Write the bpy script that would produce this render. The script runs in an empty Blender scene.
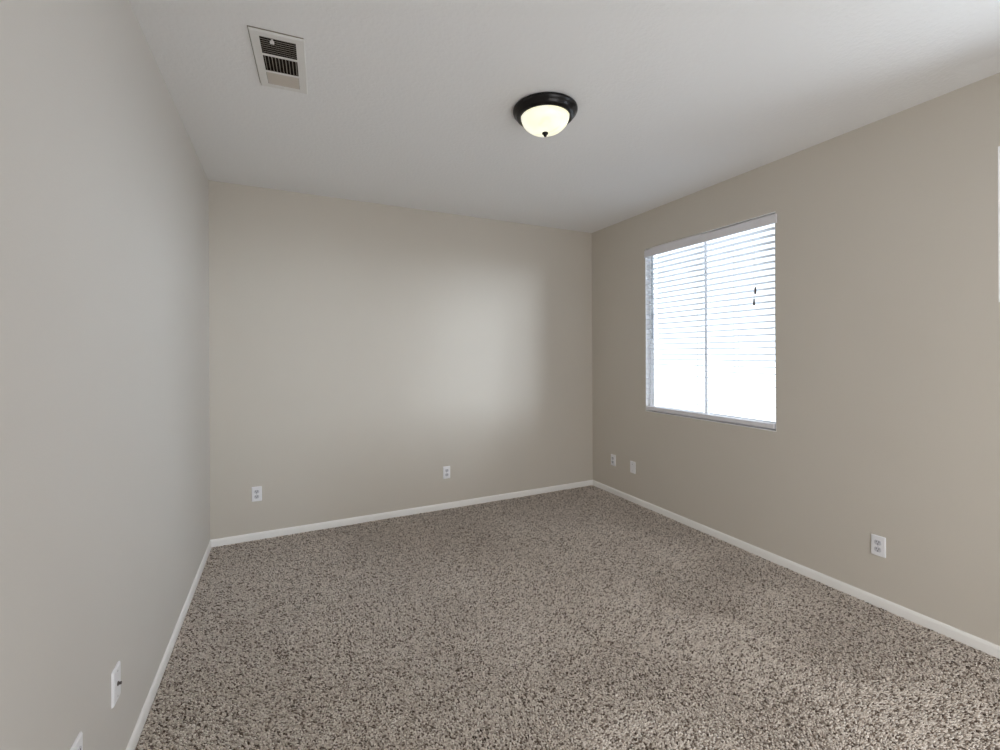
import bpy, bmesh, math, random
import numpy as np
from mathutils import Matrix, Vector

random.seed(7)
rng = np.random.default_rng(11)
S = bpy.context.scene
COL = S.collection
R = math.radians

# ------------------------------------------------------------------ room size (metres)
W, H, D = 3.52, 2.74, 4.75          # width, ceiling height, depth; back wall at y=0, room runs to y=-D
T = 0.15                            # wall thickness
W1 = (-2.013, -0.803, 0.902, 2.391)  # window_1 opening: y0, y1, z0, z1
W2 = (-4.470, -3.078, 1.674, 2.391)  # window_2 opening (only its edge is in the picture)

# ------------------------------------------------------------------ camera
cd = bpy.data.cameras.new('camera')
cam = bpy.data.objects.new('camera', cd); COL.objects.link(cam)
yaw, roll = 0.4487, -0.0046
fw = Vector((math.sin(yaw), math.cos(yaw), 0)); rt = Vector((math.cos(yaw), -math.sin(yaw), 0)); up = Vector((0, 0, 1))
r2 = rt * math.cos(roll) + up * math.sin(roll); u2 = -rt * math.sin(roll) + up * math.cos(roll)
m = Matrix.Identity(4)
for i in range(3):
    m[i][0], m[i][1], m[i][2] = r2[i], u2[i], -fw[i]
m.translation = (0.5087, -3.9426, 1.4418)
cam.matrix_world = m
cd.sensor_width = 36.0; cd.lens = 446.6 / 1000 * 36; cd.shift_y = -0.02206
cd.clip_start = 0.02; cd.clip_end = 300
S.camera = cam

# ------------------------------------------------------------------ exposure, world, daylight, added fill
S.view_settings.view_transform = 'Standard'; S.view_settings.look = 'None'
S.view_settings.gamma = 1.0; S.view_settings.use_curve_mapping = False
S.view_settings.exposure = 0.0
S.cycles.use_denoising = True
S.cycles.max_bounces = 16; S.cycles.diffuse_bounces = 8; S.cycles.transparent_max_bounces = 16
S.cycles.caustics_reflective = False; S.cycles.caustics_refractive = False
S.cycles.sample_clamp_indirect = 8.0

REAR_FILL = 45.0                 # watts, added fill lamp in the unseen doorway behind the camera
SKY, SKY_COL = 2.15, (0.85, 0.91, 1.0)
WINDOW_FILL = 29.0                       # W/m2, wide directional lamp added outside window_1 to strengthen its glow
SIDE_FILL = 14.0                 # watts, fill lamp added outside window_2 on top of the sky

wd = bpy.data.worlds.new('overcast_sky'); S.world = wd; wd.use_nodes = True
bg = wd.node_tree.nodes['Background']
bg.inputs['Color'].default_value = (*SKY_COL, 1); bg.inputs['Strength'].default_value = SKY

def area(name, loc, rot, sx, sy, power, col=(1, 1, 1), portal=False):
    d = bpy.data.lights.new(name, 'AREA'); d.shape = 'RECTANGLE'; d.size = sx; d.size_y = sy
    d.energy = power; d.color = col
    if portal: d.cycles.is_portal = True
    o = bpy.data.objects.new(name, d); COL.objects.link(o); o.location = loc; o.rotation_euler = rot
    return o
# portal guides the sky through window_1, lightless; the window_2 lamp is added fill
area('window_portal', (W + T + .01, (W1[0] + W1[1]) / 2, (W1[2] + W1[3]) / 2), (0, R(90), 0), W1[3] - W1[2], W1[1] - W1[0], 1, portal=True)
area('side_window_fill', (W + T + .02, (W2[0] + W2[1]) / 2, (W2[2] + W2[3]) / 2), (0, R(90), 0), W2[3] - W2[2], W2[1] - W2[0], SIDE_FILL, (.84, .905, 1.0))
sd = bpy.data.lights.new('window_fill_lamp', 'SUN'); sd.energy = WINDOW_FILL; sd.angle = R(68); sd.color = (.82, .89, 1.0)
fill_lamp = bpy.data.objects.new('window_fill_lamp', sd); COL.objects.link(fill_lamp)
fill_lamp.rotation_euler = Vector((-.52, .85, -.05)).to_track_quat('-Z', 'Y').to_euler()

area('rear_fill_lamp', (1.9, -D - .14, 1.08), (R(80), 0, 0), 1.5, 2.0, REAR_FILL, (.97, .985, 1.0))

# ------------------------------------------------------------------ materials
def mat(name, col, rough=.6, spec=.4, metal=0.0):
    mm = bpy.data.materials.new(name); mm.use_nodes = True
    b = mm.node_tree.nodes['Principled BSDF']
    b.inputs['Base Color'].default_value = (*col, 1); b.inputs['Roughness'].default_value = rough
    b.inputs['Specular IOR Level'].default_value = spec; b.inputs['Metallic'].default_value = metal
    return mm
def bump(mm, scale, dist, strength=.5, detail=3.0, ramp=None):
    nt = mm.node_tree; N = nt.nodes; L = nt.links
    tc = N.new('ShaderNodeTexCoord'); nz = N.new('ShaderNodeTexNoise')
    nz.inputs['Scale'].default_value = scale; nz.inputs['Detail'].default_value = detail
    L.new(tc.outputs['Object'], nz.inputs['Vector'])
    src = nz.outputs['Fac']
    if ramp:
        cr = N.new('ShaderNodeValToRGB'); cr.color_ramp.elements[0].position, cr.color_ramp.elements[1].position = ramp
        L.new(src, cr.inputs['Fac']); src = cr.outputs['Color']
    bp = N.new('ShaderNodeBump'); bp.inputs['Strength'].default_value = strength; bp.inputs['Distance'].default_value = dist
    L.new(src, bp.inputs['Height']); L.new(bp.outputs['Normal'], N['Principled BSDF'].inputs['Normal'])
    return mm
def mottle(mm, col_a, col_b, scale):
    nt = mm.node_tree; N = nt.nodes; L = nt.links
    tc = N.new('ShaderNodeTexCoord'); nz = N.new('ShaderNodeTexNoise'); nz.inputs['Scale'].default_value = scale
    mx = N.new('ShaderNodeMix'); mx.data_type = 'RGBA'
    mx.inputs['A'].default_value = (*col_a, 1); mx.inputs['B'].default_value = (*col_b, 1)
    L.new(tc.outputs['Object'], nz.inputs['Vector']); L.new(nz.outputs['Fac'], mx.inputs['Factor'])
    L.new(mx.outputs['Result'], N['Principled BSDF'].inputs['Base Color'])
    return mm

M = {}
M['wall'] = bump(mottle(mat('greige_wall_paint', (.6, .55, .48), .62, .25), (.596, .554, .490), (.610, .568, .504), 3.0), 130, .002, .18, 2.0)
M['wall_cool_lit'] = bump(mottle(mat('cool_lit_wall_paint', (.6, .57, .54), .62, .25), (.603, .575, .538), (.615, .587, .550), 3.0), 130, .002, .18, 2.0)  # wall paint greyed to put the left wall's cooler light into its colour
M['ceiling'] = bump(mat('white_ceiling_texture', (.82, .82, .82), .8, .2), 60, .003, .22, 3.0, (.40, .66))
M['reveal'] = mat('white_reveal_paint', (.91, .91, .91), .6, .3)
M['trim'] = bump(mottle(mat('baseboard_paint', (.8, .78, .74), .4, .4), (.89, .88, .855), (.92, .91, .89), 9.0), 40, .001, .1)
M['vinyl'] = mat('white_vinyl', (.90, .90, .91), .35, .4)
M['plate'] = mottle(mat('white_plate_plastic', (.8, .8, .82), .32, .5), (.85, .85, .88), (.88, .88, .90), 30)
M['socket'] = mat('grey_white_socket_plastic', (.62, .62, .66), .4, .4)
M['slot'] = mat('dark_slot', (.03, .03, .035), .7, .2)
M['screw'] = mat('painted_screw', (.55, .55, .56), .35, .5, .3)
M['connector'] = mat('dark_brass_connector', (.13, .11, .105), .4, .5, .6)
M['valance'] = mottle(mat('blind_valance', (.74, .73, .75), .4, .4), (.74, .73, .765), (.78, .77, .80), 14)
M['register'] = mottle(mat('register_paint', (.74, .73, .71), .45, .4), (.70, .69, .67), (.75, .74, .72), 25)
M['louver'] = mat('register_louver_paint', (.55, .50, .44), .5, .3)
M['duct'] = mat('dark_duct', (.025, .02, .017), .9, .1)
M['bronze'] = bump(mat('oil_rubbed_bronze', (.006, .005, .005), .30, .35, .1), 60, .0006, .2)
M['cord'] = mat('white_cord', (.75, .75, .75), .8, .1)
M['tassel'] = mat('smoky_tassel', (.10, .085, .075), .4, .4)
M['wand'] = mat('smoke_grey_wand', (.30, .34, .38), .2, .5)
M['edge_shade'] = mat('painted_edge_shade', (.26, .23, .19), .9, .1)  # shade colour for the strip along the register's edges

# slats: white faux wood that lets a little light through
sl = mat('white_blind_slat', (.84, .85, .87), .45, .35); nt = sl.node_tree
tr = nt.nodes.new('ShaderNodeBsdfTranslucent'); tr.inputs['Color'].default_value = (.85, .88, .92, 1)
mx = nt.nodes.new('ShaderNodeMixShader'); mx.inputs['Fac'].default_value = .30
nt.links.new(nt.nodes['Principled BSDF'].outputs[0], mx.inputs[1]); nt.links.new(tr.outputs[0], mx.inputs[2])
nt.links.new(mx.outputs[0], nt.nodes['Material Output'].inputs['Surface'])
M['slat'] = sl

# window glass: mostly clear, fresnel sheen
g = bpy.data.materials.new('window_glass'); g.use_nodes = True; nt = g.node_tree; nt.nodes.remove(nt.nodes['Principled BSDF'])
ta = nt.nodes.new('ShaderNodeBsdfTransparent'); ta.inputs['Color'].default_value = (.95, .97, .97, 1)
gl = nt.nodes.new('ShaderNodeBsdfGlossy'); gl.inputs['Roughness'].default_value = .02
fr = nt.nodes.new('ShaderNodeFresnel'); fr.inputs['IOR'].default_value = 1.2
mx = nt.nodes.new('ShaderNodeMixShader')
nt.links.new(fr.outputs[0], mx.inputs['Fac']); nt.links.new(ta.outputs[0], mx.inputs[1]); nt.links.new(gl.outputs[0], mx.inputs[2])
nt.links.new(mx.outputs[0], nt.nodes['Material Output'].inputs['Surface'])
M['glass'] = g

# lit alabaster glass of the ceiling lamp
a = mat('lit_alabaster_glass', (.45, .44, .40), .25, .4); nt = a.node_tree; N = nt.nodes; L = nt.links
b = N['Principled BSDF']
tc = N.new('ShaderNodeTexCoord'); nz = N.new('ShaderNodeTexNoise'); nz.inputs['Scale'].default_value = 9; nz.inputs['Distortion'].default_value = 1.5
cr = N.new('ShaderNodeValToRGB'); cr.color_ramp.elements[0].color = (1, .965, .64, 1); cr.color_ramp.elements[1].color = (1, .99, .84, 1)
cr.color_ramp.elements[0].position = .35; cr.color_ramp.elements[1].position = .6
L.new(tc.outputs['Object'], nz.inputs['Vector']); L.new(nz.outputs['Fac'], cr.inputs['Fac'])
L.new(cr.outputs['Color'], b.inputs['Emission Color']); b.inputs['Emission Strength'].default_value = .86
M['lampglass'] = a

# carpet yarn: each tuft takes its own shade of brown-grey
YARN = [(0.0, (.085, .060, .045)), (.27, (.20, .155, .122)), (.5, (.56, .485, .42)), (.75, (.78, .70, .625)), (1.0, (.93, .86, .79))]
def ramp_from(cr):
    e = cr.color_ramp.elements
    while len(e) < len(YARN): e.new(.5)
    for k, (p, c) in enumerate(YARN): e[k].position = p; e[k].color = (*c, 1)
y = mat('carpet_yarn', (.4, .35, .3), .95, .05); nt = y.node_tree; N = nt.nodes; L = nt.links
at = N.new('ShaderNodeAttribute'); at.attribute_name = 'yarn'
cr = N.new('ShaderNodeValToRGB'); ramp_from(cr)
L.new(at.outputs['Fac'], cr.inputs['Fac']); L.new(cr.outputs['Color'], N['Principled BSDF'].inputs['Base Color'])
M['yarn'] = y
f = mat('carpet_ground', (.25, .21, .18), .95, .05); nt = f.node_tree; N = nt.nodes; L = nt.links
tc = N.new('ShaderNodeTexCoord'); nz = N.new('ShaderNodeTexNoise'); nz.inputs['Scale'].default_value = 110; nz.inputs['Detail'].default_value = 2
cr = N.new('ShaderNodeValToRGB'); ramp_from(cr)
for e in cr.color_ramp.elements: e.position = .3 + .4 * e.position
L.new(tc.outputs['Object'], nz.inputs['Vector']); L.new(nz.outputs['Fac'], cr.inputs['Fac']); L.new(cr.outputs['Color'], N['Principled BSDF'].inputs['Base Color'])
bp = N.new('ShaderNodeBump'); bp.inputs['Distance'].default_value = .008; L.new(nz.outputs['Fac'], bp.inputs['Height']); L.new(bp.outputs['Normal'], N['Principled BSDF'].inputs['Normal'])
M['carpet'] = f

# ------------------------------------------------------------------ helpers
def obj(name, bm, m_, parent=None, smooth=False):
    me = bpy.data.meshes.new(name)
    bmesh.ops.recalc_face_normals(bm, faces=bm.faces)
    bm.to_mesh(me); bm.free()
    for x in (m_ if isinstance(m_, (list, tuple)) else [m_]): me.materials.append(x)
    o = bpy.data.objects.new(name, me); COL.objects.link(o)
    if parent: o.parent = parent
    if smooth:
        for p in me.polygons: p.use_smooth = True
    return o
def empty(name, loc=(0, 0, 0), rot=(0, 0, 0)):
    o = bpy.data.objects.new(name, None); COL.objects.link(o); o.location = loc; o.rotation_euler = rot
    o.empty_display_size = .05
    return o
def tag(o, label, cat, group=None):
    o['label'] = label; o['category'] = cat
    if group: o['group'] = group
    return o
def structure(o):
    o['kind'] = 'structure'; return o
def box(bm, x0, x1, y0, y1, z0, z1, bev=0.0, seg=2):
    vs = [bm.verts.new(p) for p in ((x0, y0, z0), (x1, y0, z0), (x1, y1, z0), (x0, y1, z0), (x0, y0, z1), (x1, y0, z1), (x1, y1, z1), (x0, y1, z1))]
    fs = [bm.faces.new([vs[i] for i in q]) for q in ((0, 3, 2, 1), (4, 5, 6, 7), (0, 1, 5, 4), (1, 2, 6, 5), (2, 3, 7, 6), (3, 0, 4, 7))]
    if bev:
        es = list({e for fc in fs for e in fc.edges})
        bmesh.ops.bevel(bm, geom=es, offset=bev, segments=seg, profile=.5, affect='EDGES')
    return bm
def prism(bm, pts, d0, d1, axis):
    """extrude a closed 2-D outline from d0 to d1 along axis (0, 1 or 2)"""
    def P(q, d):
        l = list(q); l.insert(axis, d); return l
    A = [bm.verts.new(P(q, d0)) for q in pts]; B = [bm.verts.new(P(q, d1)) for q in pts]
    n = len(pts)
    bm.faces.new(A); bm.faces.new(B[::-1])
    for i in range(n): bm.faces.new((A[i], A[(i + 1) % n], B[(i + 1) % n], B[i]))
    return bm
def lathe(bm, prof, seg=48):
    rings = []
    for r, z in prof:
        if r < 1e-6: rings.append([bm.verts.new((0, 0, z))])
        else: rings.append([bm.verts.new((r * math.cos(2 * math.pi * k / seg), r * math.sin(2 * math.pi * k / seg), z)) for k in range(seg)])
    for a_, b_ in zip(rings, rings[1:]):
        for k in range(seg):
            k2 = (k + 1) % seg
            if len(a_) == 1 and len(b_) == 1: continue
            if len(a_) == 1: bm.faces.new((a_[0], b_[k], b_[k2]))
            elif len(b_) == 1: bm.faces.new((a_[k], a_[k2], b_[0]))
            else: bm.faces.new((a_[k], a_[k2], b_[k2], b_[k]))
    return bm
def tube(bm, pts, r, seg=8):
    """round rod through a list of points"""
    pts = [Vector(p) for p in pts]; rings = []
    for i, p in enumerate(pts):
        t = (pts[min(i + 1, len(pts) - 1)] - pts[max(i - 1, 0)]).normalized()
        s = t.cross(Vector((0, 1, 0)) if abs(t.y) < .9 else Vector((1, 0, 0))).normalized(); w = t.cross(s)
        rings.append([bm.verts.new(p + r * (s * math.cos(2 * math.pi * k / seg) + w * math.sin(2 * math.pi * k / seg))) for k in range(seg)])
    for a_, b_ in zip(rings, rings[1:]):
        for k in range(seg): bm.faces.new((a_[k], a_[(k + 1) % seg], b_[(k + 1) % seg], b_[k]))
    bm.faces.new(rings[0]); bm.faces.new(rings[-1][::-1])
    return bm
def NB(): return bmesh.new()

# ------------------------------------------------------------------ the room shell
structure(obj('floor', box(NB(), -T, W + T, -D - T, T, -.12, 0), M['carpet']))
structure(obj('ceiling', box(NB(), -T, W + T, -D - T, T, H, H + .12), M['ceiling']))
structure(obj('wall_left', box(NB(), -T, 0, -D - T, T, 0, H), M['wall_cool_lit']))
structure(obj('wall_back', box(NB(), 0, W, 0, T, 0, H), M['wall']))

def wall_with_openings(name, holes, a0, a1, place):
    """one solid wall with rectangular openings; place(a, z, d): along, height, depth into the wall"""
    bm = NB(); cache = {}
    As = sorted({a0, a1, *[v for h in holes for v in h[:2]]}); Zs = sorted({0, H, *[v for h in holes for v in h[2:]]})
    def V(a_, z, d):
        k = (round(a_, 5), round(z, 5), d)
        if k not in cache: cache[k] = bm.verts.new(place(a_, z, d))
        return cache[k]
    def solid(i, j):
        if not (0 <= i < len(As) - 1 and 0 <= j < len(Zs) - 1): return False
        ca, cz = (As[i] + As[i + 1]) / 2, (Zs[j] + Zs[j + 1]) / 2
        return not any(h[0] < ca < h[1] and h[2] < cz < h[3] for h in holes)
    for i in range(len(As) - 1):
        for j in range(len(Zs) - 1):
            if not solid(i, j): continue
            p, q, z, w = As[i], As[i + 1], Zs[j], Zs[j + 1]
            for d in (0, T): bm.faces.new((V(p, z, d), V(q, z, d), V(q, w, d), V(p, w, d)))
            for di, dj, e in ((-1, 0, ((p, z), (p, w))), (1, 0, ((q, z), (q, w))), (0, -1, ((p, z), (q, z))), (0, 1, ((p, w), (q, w)))):
                if not solid(i + di, j + dj):
                    inner = 0 <= i + di < len(As) - 1 and 0 <= j + dj < len(Zs) - 1
                    fc = bm.faces.new((V(*e[0], 0), V(*e[1], 0), V(*e[1], T), V(*e[0], T)))
                    fc.material_index = 1 if inner else 0
    # soften the drywall corners on the room side of each opening
    es = [e for e in bm.edges if len(e.link_faces) == 2 and {f_.material_index for f_ in e.link_faces} == {0, 1}
          and all(any(abs((v.co - Vector(place(0, 0, 0))).dot(Vector(place(0, 0, 1)) - Vector(place(0, 0, 0)))) < 1e-5 for _ in (0,)) for v in e.verts)]
    bmesh.ops.bevel(bm, geom=es, offset=.006, segments=3, profile=.5, affect='EDGES', material=1)
    return structure(obj(name, bm, [M['wall'], M['reveal']]))
wall_with_openings('wall_right', [W1, W2], -D, T, lambda a_, z, d: (W + d, a_, z))
wall_with_openings('wall_front', [(1.1, 2.7, 0, 2.08)], 0, W, lambda a_, z, d: (a_, -D - d, z))
sky_block = NB()   # unseen closed box added behind the doorway to keep sky light out
for b_ in ((.6, 3.2, -D - 1.5, -D - T, -.1, 0), (.6, 3.2, -D - 1.5, -D - T, 2.5, 2.6), (.6, .7, -D - 1.5, -D - T, 0, 2.5), (3.1, 3.2, -D - 1.5, -D - T, 0, 2.5), (.7, 3.1, -D - 1.5, -D - 1.4, 0, 2.5)): box(sky_block, *b_)
structure(obj('wall_sky_block', sky_block, M['wall']))

def baseboard(name, length, loc, rz):
    # section: (out from wall, height), eased top edge; local x runs along the wall
    h, t = .058, .010
    sec = [(0, 0), (0, h), (.003, h), (.006, h - .003), (.0085, h - .009), (t, h - .016), (t, 0)]
    bm = prism(NB(), sec, 0, length, 0)
    o = structure(obj(name, bm, M['trim'])); o.location = loc; o.rotation_euler = (0, 0, rz); return o
# local +y points into the room
baseboard('baseboard_left', D, (0, 0, 0), R(-90))
baseboard('baseboard_back', W, (W, 0, 0), R(180))
baseboard('baseboard_right', D, (W, -D, 0), R(90))
baseboard('baseboard_front', 1.1, (0, -D, 0), 0)

# ------------------------------------------------------------------ carpet pile (uncountable tufts)
def carpet():
    sp = .0076
    xs = np.arange(.016, W - .014, sp); ys = np.arange(-3.75, -.014, sp)
    X, Y = np.meshgrid(xs, ys); X = X.ravel(); Y = Y.ravel(); n = X.size
    X = X + rng.uniform(-.45, .45, n) * sp; Y = Y + rng.uniform(-.45, .45, n) * sp
    X = np.clip(X, .018, W - .018); Y = np.clip(Y, -3.76, -.018)
    # brushing: the pile leans in broad patches
    def field(seed, sc, octs=4):
        r_ = np.random.default_rng(seed); v = np.zeros(n)
        for k in range(octs * 3):
            fq = sc * r_.uniform(.6, 2.4); th = r_.uniform(0, 6.283); ph = r_.uniform(0, 6.283)
            v += np.sin(fq * (X * math.cos(th) + Y * math.sin(th)) + ph) / math.sqrt(octs * 1.5)
        return v
    # trodden middle lies toward the window wall, the strips along the walls lie the other way
    mid = 1.9 * np.exp(-(((X - 2.15) / .85) ** 2 + ((Y + 1.75) / 1.35) ** 2)) - .75
    m = np.tanh(1.8 * (mid + .55 * field(3, 4.2)))
    lean_d = np.radians(258 + 58 * m) + rng.normal(0, .5, n)
    lean = np.clip(.85 + .2 * field(5, 6.0) + rng.normal(0, .22, n), 0, 1.1)
    hgt = .010 * rng.uniform(.85, 1.15, n) * (1 - .25 * lean)
    yarn = np.clip(rng.beta(1.5, .70, n) * .9 + .07 * field(9, 260.0) + .03, 0, 1)
    ca, sa = np.cos(lean_d), np.sin(lean_d)
    rad = .0041 * rng.uniform(.8, 1.2, n)
    tw = rng.uniform(0, 6.283, n)
    V = np.zeros((n, 7, 3))
    for k in range(3):
        for ring, (rr, zz, ll) in enumerate(((.85, -.002, 0.0), (1.15, .6, .38))):
            ang = tw + k * 2.094 + ring * .5
            V[:, ring * 3 + k, 0] = X + rad * rr * np.cos(ang) + ca * lean * hgt * ll
            V[:, ring * 3 + k, 1] = Y + rad * rr * np.sin(ang) + sa * lean * hgt * ll
            V[:, ring * 3 + k, 2] = (hgt * zz if ring else .0)
    V[:, 6, 0] = X + ca * lean * hgt; V[:, 6, 1] = Y + sa * lean * hgt; V[:, 6, 2] = hgt
    V[:, :, 0] = np.clip(V[:, :, 0], .0135, W - .0135); V[:, :, 1] = np.clip(V[:, :, 1], -3.8, -.0135)
    tri = np.array([(0, 1, 4), (0, 4, 3), (1, 2, 5), (1, 5, 4), (2, 0, 3), (2, 3, 5), (3, 4, 6), (4, 5, 6), (5, 3, 6)])
    F = (np.arange(n)[:, None, None] * 7 + tri[None]).reshape(-1)
    me = bpy.data.meshes.new('carpet_pile')
    me.vertices.add(n * 7); me.vertices.foreach_set('co', V.reshape(-1).astype(np.float32))
    nf = n * 9
    me.loops.add(nf * 3); me.loops.foreach_set('vertex_index', F.astype(np.int32))
    me.polygons.add(nf); me.polygons.foreach_set('loop_start', np.arange(0, nf * 3, 3, dtype=np.int32))
    me.polygons.foreach_set('use_smooth', np.ones(nf, dtype=bool))
    me.update(calc_edges=True)
    att = me.attributes.new('yarn', 'FLOAT', 'POINT'); att.data.foreach_set('value', np.repeat(yarn, 7).astype(np.float32))
    me.materials.append(M['yarn'])
    o = bpy.data.objects.new('carpet_pile', me); COL.objects.link(o)
    o['kind'] = 'stuff'
    return tag(o, 'speckled brown and grey frieze carpet pile covering the floor', 'carpet')
carpet()

# ------------------------------------------------------------------ windows (white vinyl sliders)
def slider_window(name, w):
    y0, y1, z0, z1 = w; root = structure(empty(name, (W + .043, (y0 + y1) / 2, z0)))
    hw, h = (y1 - y0) / 2, z1 - z0; fwid = .022
    bm = NB()
    box(bm, 0, .06, -hw, hw, 0, fwid, .004); box(bm, 0, .06, -hw, hw, h - fwid, h, .004)
    box(bm, 0, .06, -hw, -hw + fwid, fwid, h - fwid, .004); box(bm, 0, .06, hw - fwid, hw, fwid, h - fwid, .004)
    obj('window_frame', bm, M['vinyl'], root)
    a_, s = hw - fwid, .026
    for side, xo in ((1, .008), (-1, .032)):
        lo, hi = (-.02, a_) if side > 0 else (-a_, .02)
        bm = NB()
        box(bm, xo, xo + .02, lo, hi, fwid, fwid + s, .003); box(bm, xo, xo + .02, lo, hi, h - fwid - s, h - fwid, .003)
        box(bm, xo, xo + .02, lo, lo + s, fwid + s, h - fwid - s, .003); box(bm, xo, xo + .02, hi - s, hi, fwid + s, h - fwid - s, .003)
        sash = obj('sash', bm, M['vinyl'], root)
        obj('glass_pane', box(NB(), xo + .008, xo + .012, lo + s, hi - s, fwid + s - .004, h - fwid - s + .004), M['glass'], sash)
    return root
slider_window('window_1', W1)
slider_window('window_2', W2)

# ------------------------------------------------------------------ the blind on window_1
def blind():
    y0, y1, z0, z1 = W1
    root = empty('window_blind', (W, (y0 + y1) / 2, z0))
    tag(root, 'white horizontal slat blind, lowered and open, hanging in the bright window', 'blind')
    yc = (y0 + y1) / 2
    def add(name, bm, m_, par=None, smooth=False):
        o = obj(name, bm, m_, par or root, smooth)
        bmoff = Matrix.Translation((-W, -yc, -z0)); o.data.transform(bmoff); return o
    L0, L1 = y0 + .004, y1 - .010           # slat span
    # head rail hidden behind the valance
    add('head_rail', box(NB(), W - .004, W + .040, y0 + .008, y1 - .012, z1 - .062, z1 - .012, .002), M['vinyl'])
    # valance board, its upper edge slightly bowed so that the gap above closes along part of it
    bm = NB(); n = 28; xf, xb = W - .019, W - .006
    zt = []
    ya, yb = y0 - .022, y1 - .004
    for k in range(n + 1):
        u = k / n                              # 0 near (picture right) .. 1 far (picture left)
        zt.append(z1 - .014 + .012 * max(0, min(1, (u - .40) / .22)) * max(0, min(1, (.98 - u) / .07)))
    prof = lambda zt_: [(xf + .002, 2.314), (xf, 2.318), (xf, zt_ - .006), (xf + .003, zt_), (xb, zt_), (xb, 2.314)]
    rows = []
    for k in range(n + 1):
        yy = ya + (yb - ya) * k / n
        rows.append([bm.verts.new((px, yy, pz)) for px, pz in prof(zt[k])])
    for p, q in zip(rows, rows[1:]):
        for i in range(6): bm.faces.new((p[i], p[(i + 1) % 6], q[(i + 1) % 6], q[i]))
    bm.faces.new(rows[0]); bm.faces.new(rows[-1][::-1])
    add('valance', bm, M['valance'])
    # slats
    pitch, top = .0455, 2.288
    ns = int((top - .975) / pitch) + 1
    hw = .025; tilt = R(-7)
    xc = W + .012
    for i in range(ns):
        z = top - i * pitch; bm = NB(); K = 6; up_, lo_ = [], []
        for k in range(K + 1):
            s = -1 + 2 * k / K
            x = xc + hw * s * math.cos(tilt); zz = z + hw * s * math.sin(tilt) + .0022 * (1 - s * s)
            up_.append((x, zz + .0013)); lo_.append((x, zz - .0013))
        prism(bm, up_ + lo_[::-1], L0 + random.uniform(-.001, .001), L1 + random.uniform(-.001, .001), 1)
        add('slat', bm, M['slat'])
    # bottom rail
    zr = .914
    add('bottom_rail', box(NB(), xc - .026, xc + .026, L0, L1, zr, zr + .034, .005, 3), M['valance'])
    # ladder and lift cords
    for yy in (y1 - .17, yc + .02, y0 + .30):
        bm = NB()
        for xx in (xc - .0262, xc + .0262): tube(bm, [(xx, yy, zr + .02), (xx, yy, 2.33)], .0011, 6)
        for i in range(ns): tube(bm, [(xc - .0262, yy, top - i * pitch - .004), (xc + .0262, yy, top - i * pitch - .002)], .0007, 4)
        add('ladder_cord', bm, M['cord'])
    # tilt wand at the far end, on a small hook
    yw = -.905
    wn = add('tilt_wand', tube(NB(), [(xc - .032, yw, 2.300), (xc - .034, yw, 1.93), (xc - .034, yw, 1.565)], .0048, 8), M['wand'], None, True)
    hk = add('wand_hook', tube(NB(), [(xc - .005, yw, 2.322), (xc - .026, yw, 2.318), (xc - .032, yw, 2.306), (xc - .032, yw, 2.296)], .0022, 6), M['wand'], wn)
    # lift cords with tassels
    for yy, z in ((-1.888, 1.874), (-1.878, 1.794)):
        lc = add('lift_cord', tube(NB(), [(xc - .031, yy + .012, 2.320), (xc - .033, yy + .006, 2.1), (xc - .034, yy, z)], .0011, 6), M['cord'])
        bm = lathe(NB(), [(0, .026), (.0035, .025), (.0052, .018), (.0068, -.006), (.0075, -.022), (.0055, -.025), (0, -.025)], 14)
        t = add('tassel', bm, M['tassel'], lc, True)
        t.data.transform(Matrix.Translation((W, yc, z0))); t.data.transform(Matrix.Translation((xc - .034 - W, yy - yc, z - z0)))
    return root
blind()

# ------------------------------------------------------------------ wall plates
PLATE_W, PLATE_H = .070, .114
def rounded(w, h, r, n=4):
    pts = []
    for cx, cz, a0 in ((w / 2 - r, h / 2 - r, 0), (-w / 2 + r, h / 2 - r, 90), (-w / 2 + r, -h / 2 + r, 180), (w / 2 - r, -h / 2 + r, 270)):
        for k in range(n + 1):
            t = R(a0 + 90 * k / n); pts.append((cx + r * math.cos(t), cz + r * math.sin(t)))
    return pts
def plate_mesh():
    # local: x along wall, -y out of the wall, z up
    bm = NB(); rows = []
    for w, d in ((0, 0), (0, -.003), (.003, -.0062), (.006, -.0072)):
        rows.append([bm.verts.new((x, d, z)) for x, z in rounded(PLATE_W - 2 * w, PLATE_H - 2 * w, .004)])
    n = len(rows[0])
    for p, q in zip(rows, rows[1:]):
        for i in range(n): bm.faces.new((p[i], p[(i + 1) % n], q[(i + 1) % n], q[i]))
    bm.faces.new(rows[-1]); bm.faces.new(rows[0][::-1])
    return bm
def screw_mesh(z):
    bm = lathe(NB(), [(0, .0014), (.0022, .0013), (.0034, .0006), (.0036, 0)], 14)
    bm.transform(Matrix.Translation((0, -.0071, z)) @ Matrix.Rotation(R(90), 4, 'X'))
    return bm
def duplex(name, loc, rz, label):
    t = tag(empty(name, loc, (0, 0, rz)), label, 'outlet', 'wall plates above the baseboard')
    obj('cover_plate', plate_mesh(), M['plate'], t)
    for zc in (.0195, -.0195):
        pts = []
        for k in range(24):
            an = 2 * math.pi * k / 24
            pts.append((max(-.0165, min(.0165, .0175 * math.cos(an))), zc + max(-.0135, min(.0135, .0165 * math.sin(an)))))
        rc = obj('receptacle', prism(NB(), pts, -.0095, -.006, 1), M['socket'], t)
        for x, hh in ((-.0064, .0085), (.0064, .0105)):
            obj('slot', box(NB(), x - .0013, x + .0013, -.0099, -.0090, zc + .003 - hh / 2 + .001, zc + .003 + hh / 2 + .001), M['slot'], rc)
        gr = lathe(NB(), [(0, .0005), (.003, .0005), (.003, 0)], 12)
        gr.transform(Matrix.Translation((0, -.0094, zc - .0085)) @ Matrix.Rotation(R(90), 4, 'X'))
        obj('ground_hole', gr, M['slot'], rc)
    obj('screw', screw_mesh(0), M['screw'], t)
    return t
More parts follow.
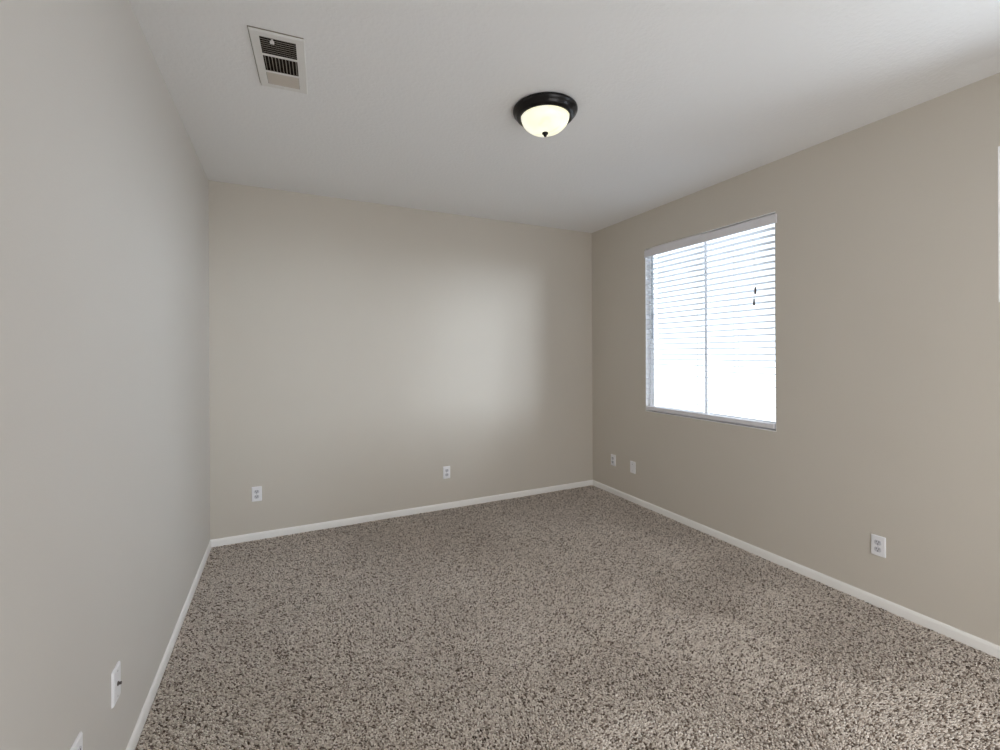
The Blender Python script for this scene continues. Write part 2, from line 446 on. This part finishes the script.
duplex('wall_outlet', (.307, 0, .357), 0, 'white duplex outlet on the back wall near the left corner')
duplex('wall_outlet', (1.852, 0, .338), 0, 'white duplex outlet on the back wall, right of its middle')
duplex('wall_outlet', (W, -2.597, .345), R(-90), 'white duplex outlet alone on the right wall beyond the window toward picture edge')
duplex('wall_outlet', (W, -.340, .345), R(-90), 'small white outlet on the right wall nearest the far corner')
duplex('wall_outlet', (0, -2.378, .357), R(90), 'white outlet plate on the left wall, cut off by the bottom picture edge')

def coax():
    t = tag(empty('cable_plate', (0, -2.066, .357), (0, 0, R(90))), 'white cable plate with a dark connector sticking out of the left wall', 'wall plate', 'wall plates above the baseboard')
    obj('cover_plate', plate_mesh(), M['plate'], t)
    bm = lathe(NB(), [(0, -.001), (.0070, -.001), (.0070, .0025), (.0046, .003), (.0046, .010), (.004, .0105), (.002, .0105), (.0018, .009), (0, .009)], 6 * 3)
    bm.transform(Matrix.Translation((0, -.007, 0)) @ Matrix.Rotation(R(90), 4, 'X'))
    obj('connector', bm, M['connector'], t)
    for z in (.0417, -.0417): obj('screw', screw_mesh(z), M['screw'], t)
coax()
def blank():
    t = tag(empty('blank_plate', (W, -.625, .337), (0, 0, R(-90))), 'plain white plate on the right wall, second from the far corner', 'wall plate', 'wall plates above the baseboard')
    obj('cover_plate', plate_mesh(), M['plate'], t)
    for z, m_ in ((.030, 'connector'), (-.030, 'socket')): obj('screw', screw_mesh(z), M[m_], t)
blank()

# ------------------------------------------------------------------ ceiling register
def register():
    t = tag(empty('ceiling_vent', (.499, -1.726, H), (0, 0, R(-4.1))), 'white metal air register with three louver banks on the ceiling', 'vent')
    hx, hy, d = .103, .203, .010
    banks = [(-.174, -.064), (-.048, .060), (.076, .170)]; ox = .068
    bm = NB()
    # frame plate: rails and bars as one pressed sheet with sloped rim
    def ring(hx_, hy_, z): return [bm.verts.new(p) for p in ((-hx_, -hy_, z), (hx_, -hy_, z), (hx_, hy_, z), (-hx_, hy_, z))]
    r0, r1, r2_ = ring(hx, hy, 0), ring(hx, hy, -.006), ring(hx - .004, hy - .004, -d)
    for p, q in ((r0, r1), (r1, r2_)):
        for i in range(4): bm.faces.new((p[i], p[(i + 1) % 4], q[(i + 1) % 4], q[i]))
    ys = [-hy + .004] + [v for bk in banks for v in bk] + [hy - .004]; xs = [-hx + .004, -ox, ox, hx - .004]
    gv = [[bm.verts.new((x, yv, -d)) for yv in ys] for x in xs]
    for i in range(3):
        for j in range(len(ys) - 1):
            if i == 1 and j % 2 == 1:
                # turned-in lip round each opening
                c = [gv[1][j], gv[2][j], gv[2][j + 1], gv[1][j + 1]]
                u_ = [bm.verts.new((v.co.x, v.co.y, -.0005)) for v in c]
                for k in range(4): bm.faces.new((c[k], c[(k + 1) % 4], u_[(k + 1) % 4], u_[k])).material_index = 1
                continue
            bm.faces.new((gv[i][j], gv[i + 1][j], gv[i + 1][j + 1], gv[i][j + 1]))
    bmesh.ops.remove_doubles(bm, verts=bm.verts, dist=1e-5)
    obj('frame', bm, [M['register'], M['duct']], t)
    obj('duct_back', box(NB(), -ox - .004, ox + .004, banks[0][0] - .004, banks[2][1] + .004, -.0012, -.0004), M['duct'], t)
    # louvers: near bank leans to the camera side, far bank leans away, middle bank runs the other way
    def louver(cx, cy, length, ang, along_x):
        bm_ = NB(); w, th = .0115, .0008
        box(bm_, -length / 2, length / 2, -w / 2, w / 2, -th / 2, th / 2)
        bm_.transform(Matrix.Translation((cx, cy, -.0068)) @ (Matrix.Identity(4) if along_x else Matrix.Rotation(R(90), 4, 'Z')) @ Matrix.Rotation(ang, 4, 'X'))
        obj('louver', bm_, M['louver'], t)
    for (b0, b1), ang, n in ((banks[0], R(31), 8), (banks[2], R(-32), 9)):
        for k in range(n): louver(0, b0 + (k + .5) * (b1 - b0) / n, 2 * ox - .002, ang, True)
    for k in range(10): louver(-ox + (k + .5) * 2 * ox / 10, sum(banks[1]) / 2, banks[1][1] - banks[1][0] - .002, R(72), False)
    # dark strip standing in for the shade along the plate's near and left edges
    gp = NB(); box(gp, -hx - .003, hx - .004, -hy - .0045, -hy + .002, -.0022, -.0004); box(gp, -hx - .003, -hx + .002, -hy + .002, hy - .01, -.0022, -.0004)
    obj('shade_strip', gp, M['edge_shade'], t)
    # damper lever
    bm = box(NB(), -.030, -.014, -.160, -.150, -.020, -.010, .002); box(bm, -.0255, -.0185, -.158, -.152, -.012, -.003)
    obj('damper_lever', bm, M['register'], t)
    for yv in (-.187, .187): 
        s = lathe(NB(), [(0, -.0022), (.003, -.0018), (.0042, 0)], 14); s.transform(Matrix.Translation((0, yv, -d)))
        obj('screw', s, M['register'], t)
register()

# ------------------------------------------------------------------ flush ceiling lamp
def lamp():
    t = tag(empty('ceiling_lamp', (1.766, -1.900, H)), 'round dark bronze flush ceiling lamp with lit alabaster glass bowl', 'ceiling lamp')
    prof = [(0, -.0005), (.150, -.0005), (.166, -.001), (.1715, -.005), (.172, -.012), (.169, -.019), (.162, -.026), (.157, -.032), (.154, -.038), (.148, -.044), (.139, -.048), (.133, -.049), (.1305, -.047), (.1295, -.040), (.12, -.030), (0, -.030)]
    obj('pan', lathe(NB(), prof, 72), M['bronze'], t, True)
    pr = [(.128, -.036)]
    for k in range(0, 15):
        an = R(90 * k / 14); pr.append((.128 * math.cos(an) ** .92 if k < 14 else 0, -.040 - .084 * math.sin(an)))
    obj('glass_bowl', lathe(NB(), pr, 72), M['lampglass'], t, True)
    fin = [(0, -.121), (.013, -.1215), (.0165, -.125), (.0160, -.130), (.0105, -.133), (.0085, -.136), (.0090, -.139), (.0065, -.143), (.002, -.146), (0, -.1465)]
    obj('finial', lathe(NB(), fin, 24), M['bronze'], t, True)
lamp()

# ------------------------------------------------------------------ ground outside the window
gm = bump(mottle(mat('pale_outdoor_ground', (.5, .5, .48), .9, .1), (.80, .81, .82), (.88, .88, .88), .6), 20, .01, .3)
structure(obj('ground_outside', box(NB(), W + T + .02, W + 60, -40, 40, -.4, -.3), gm))
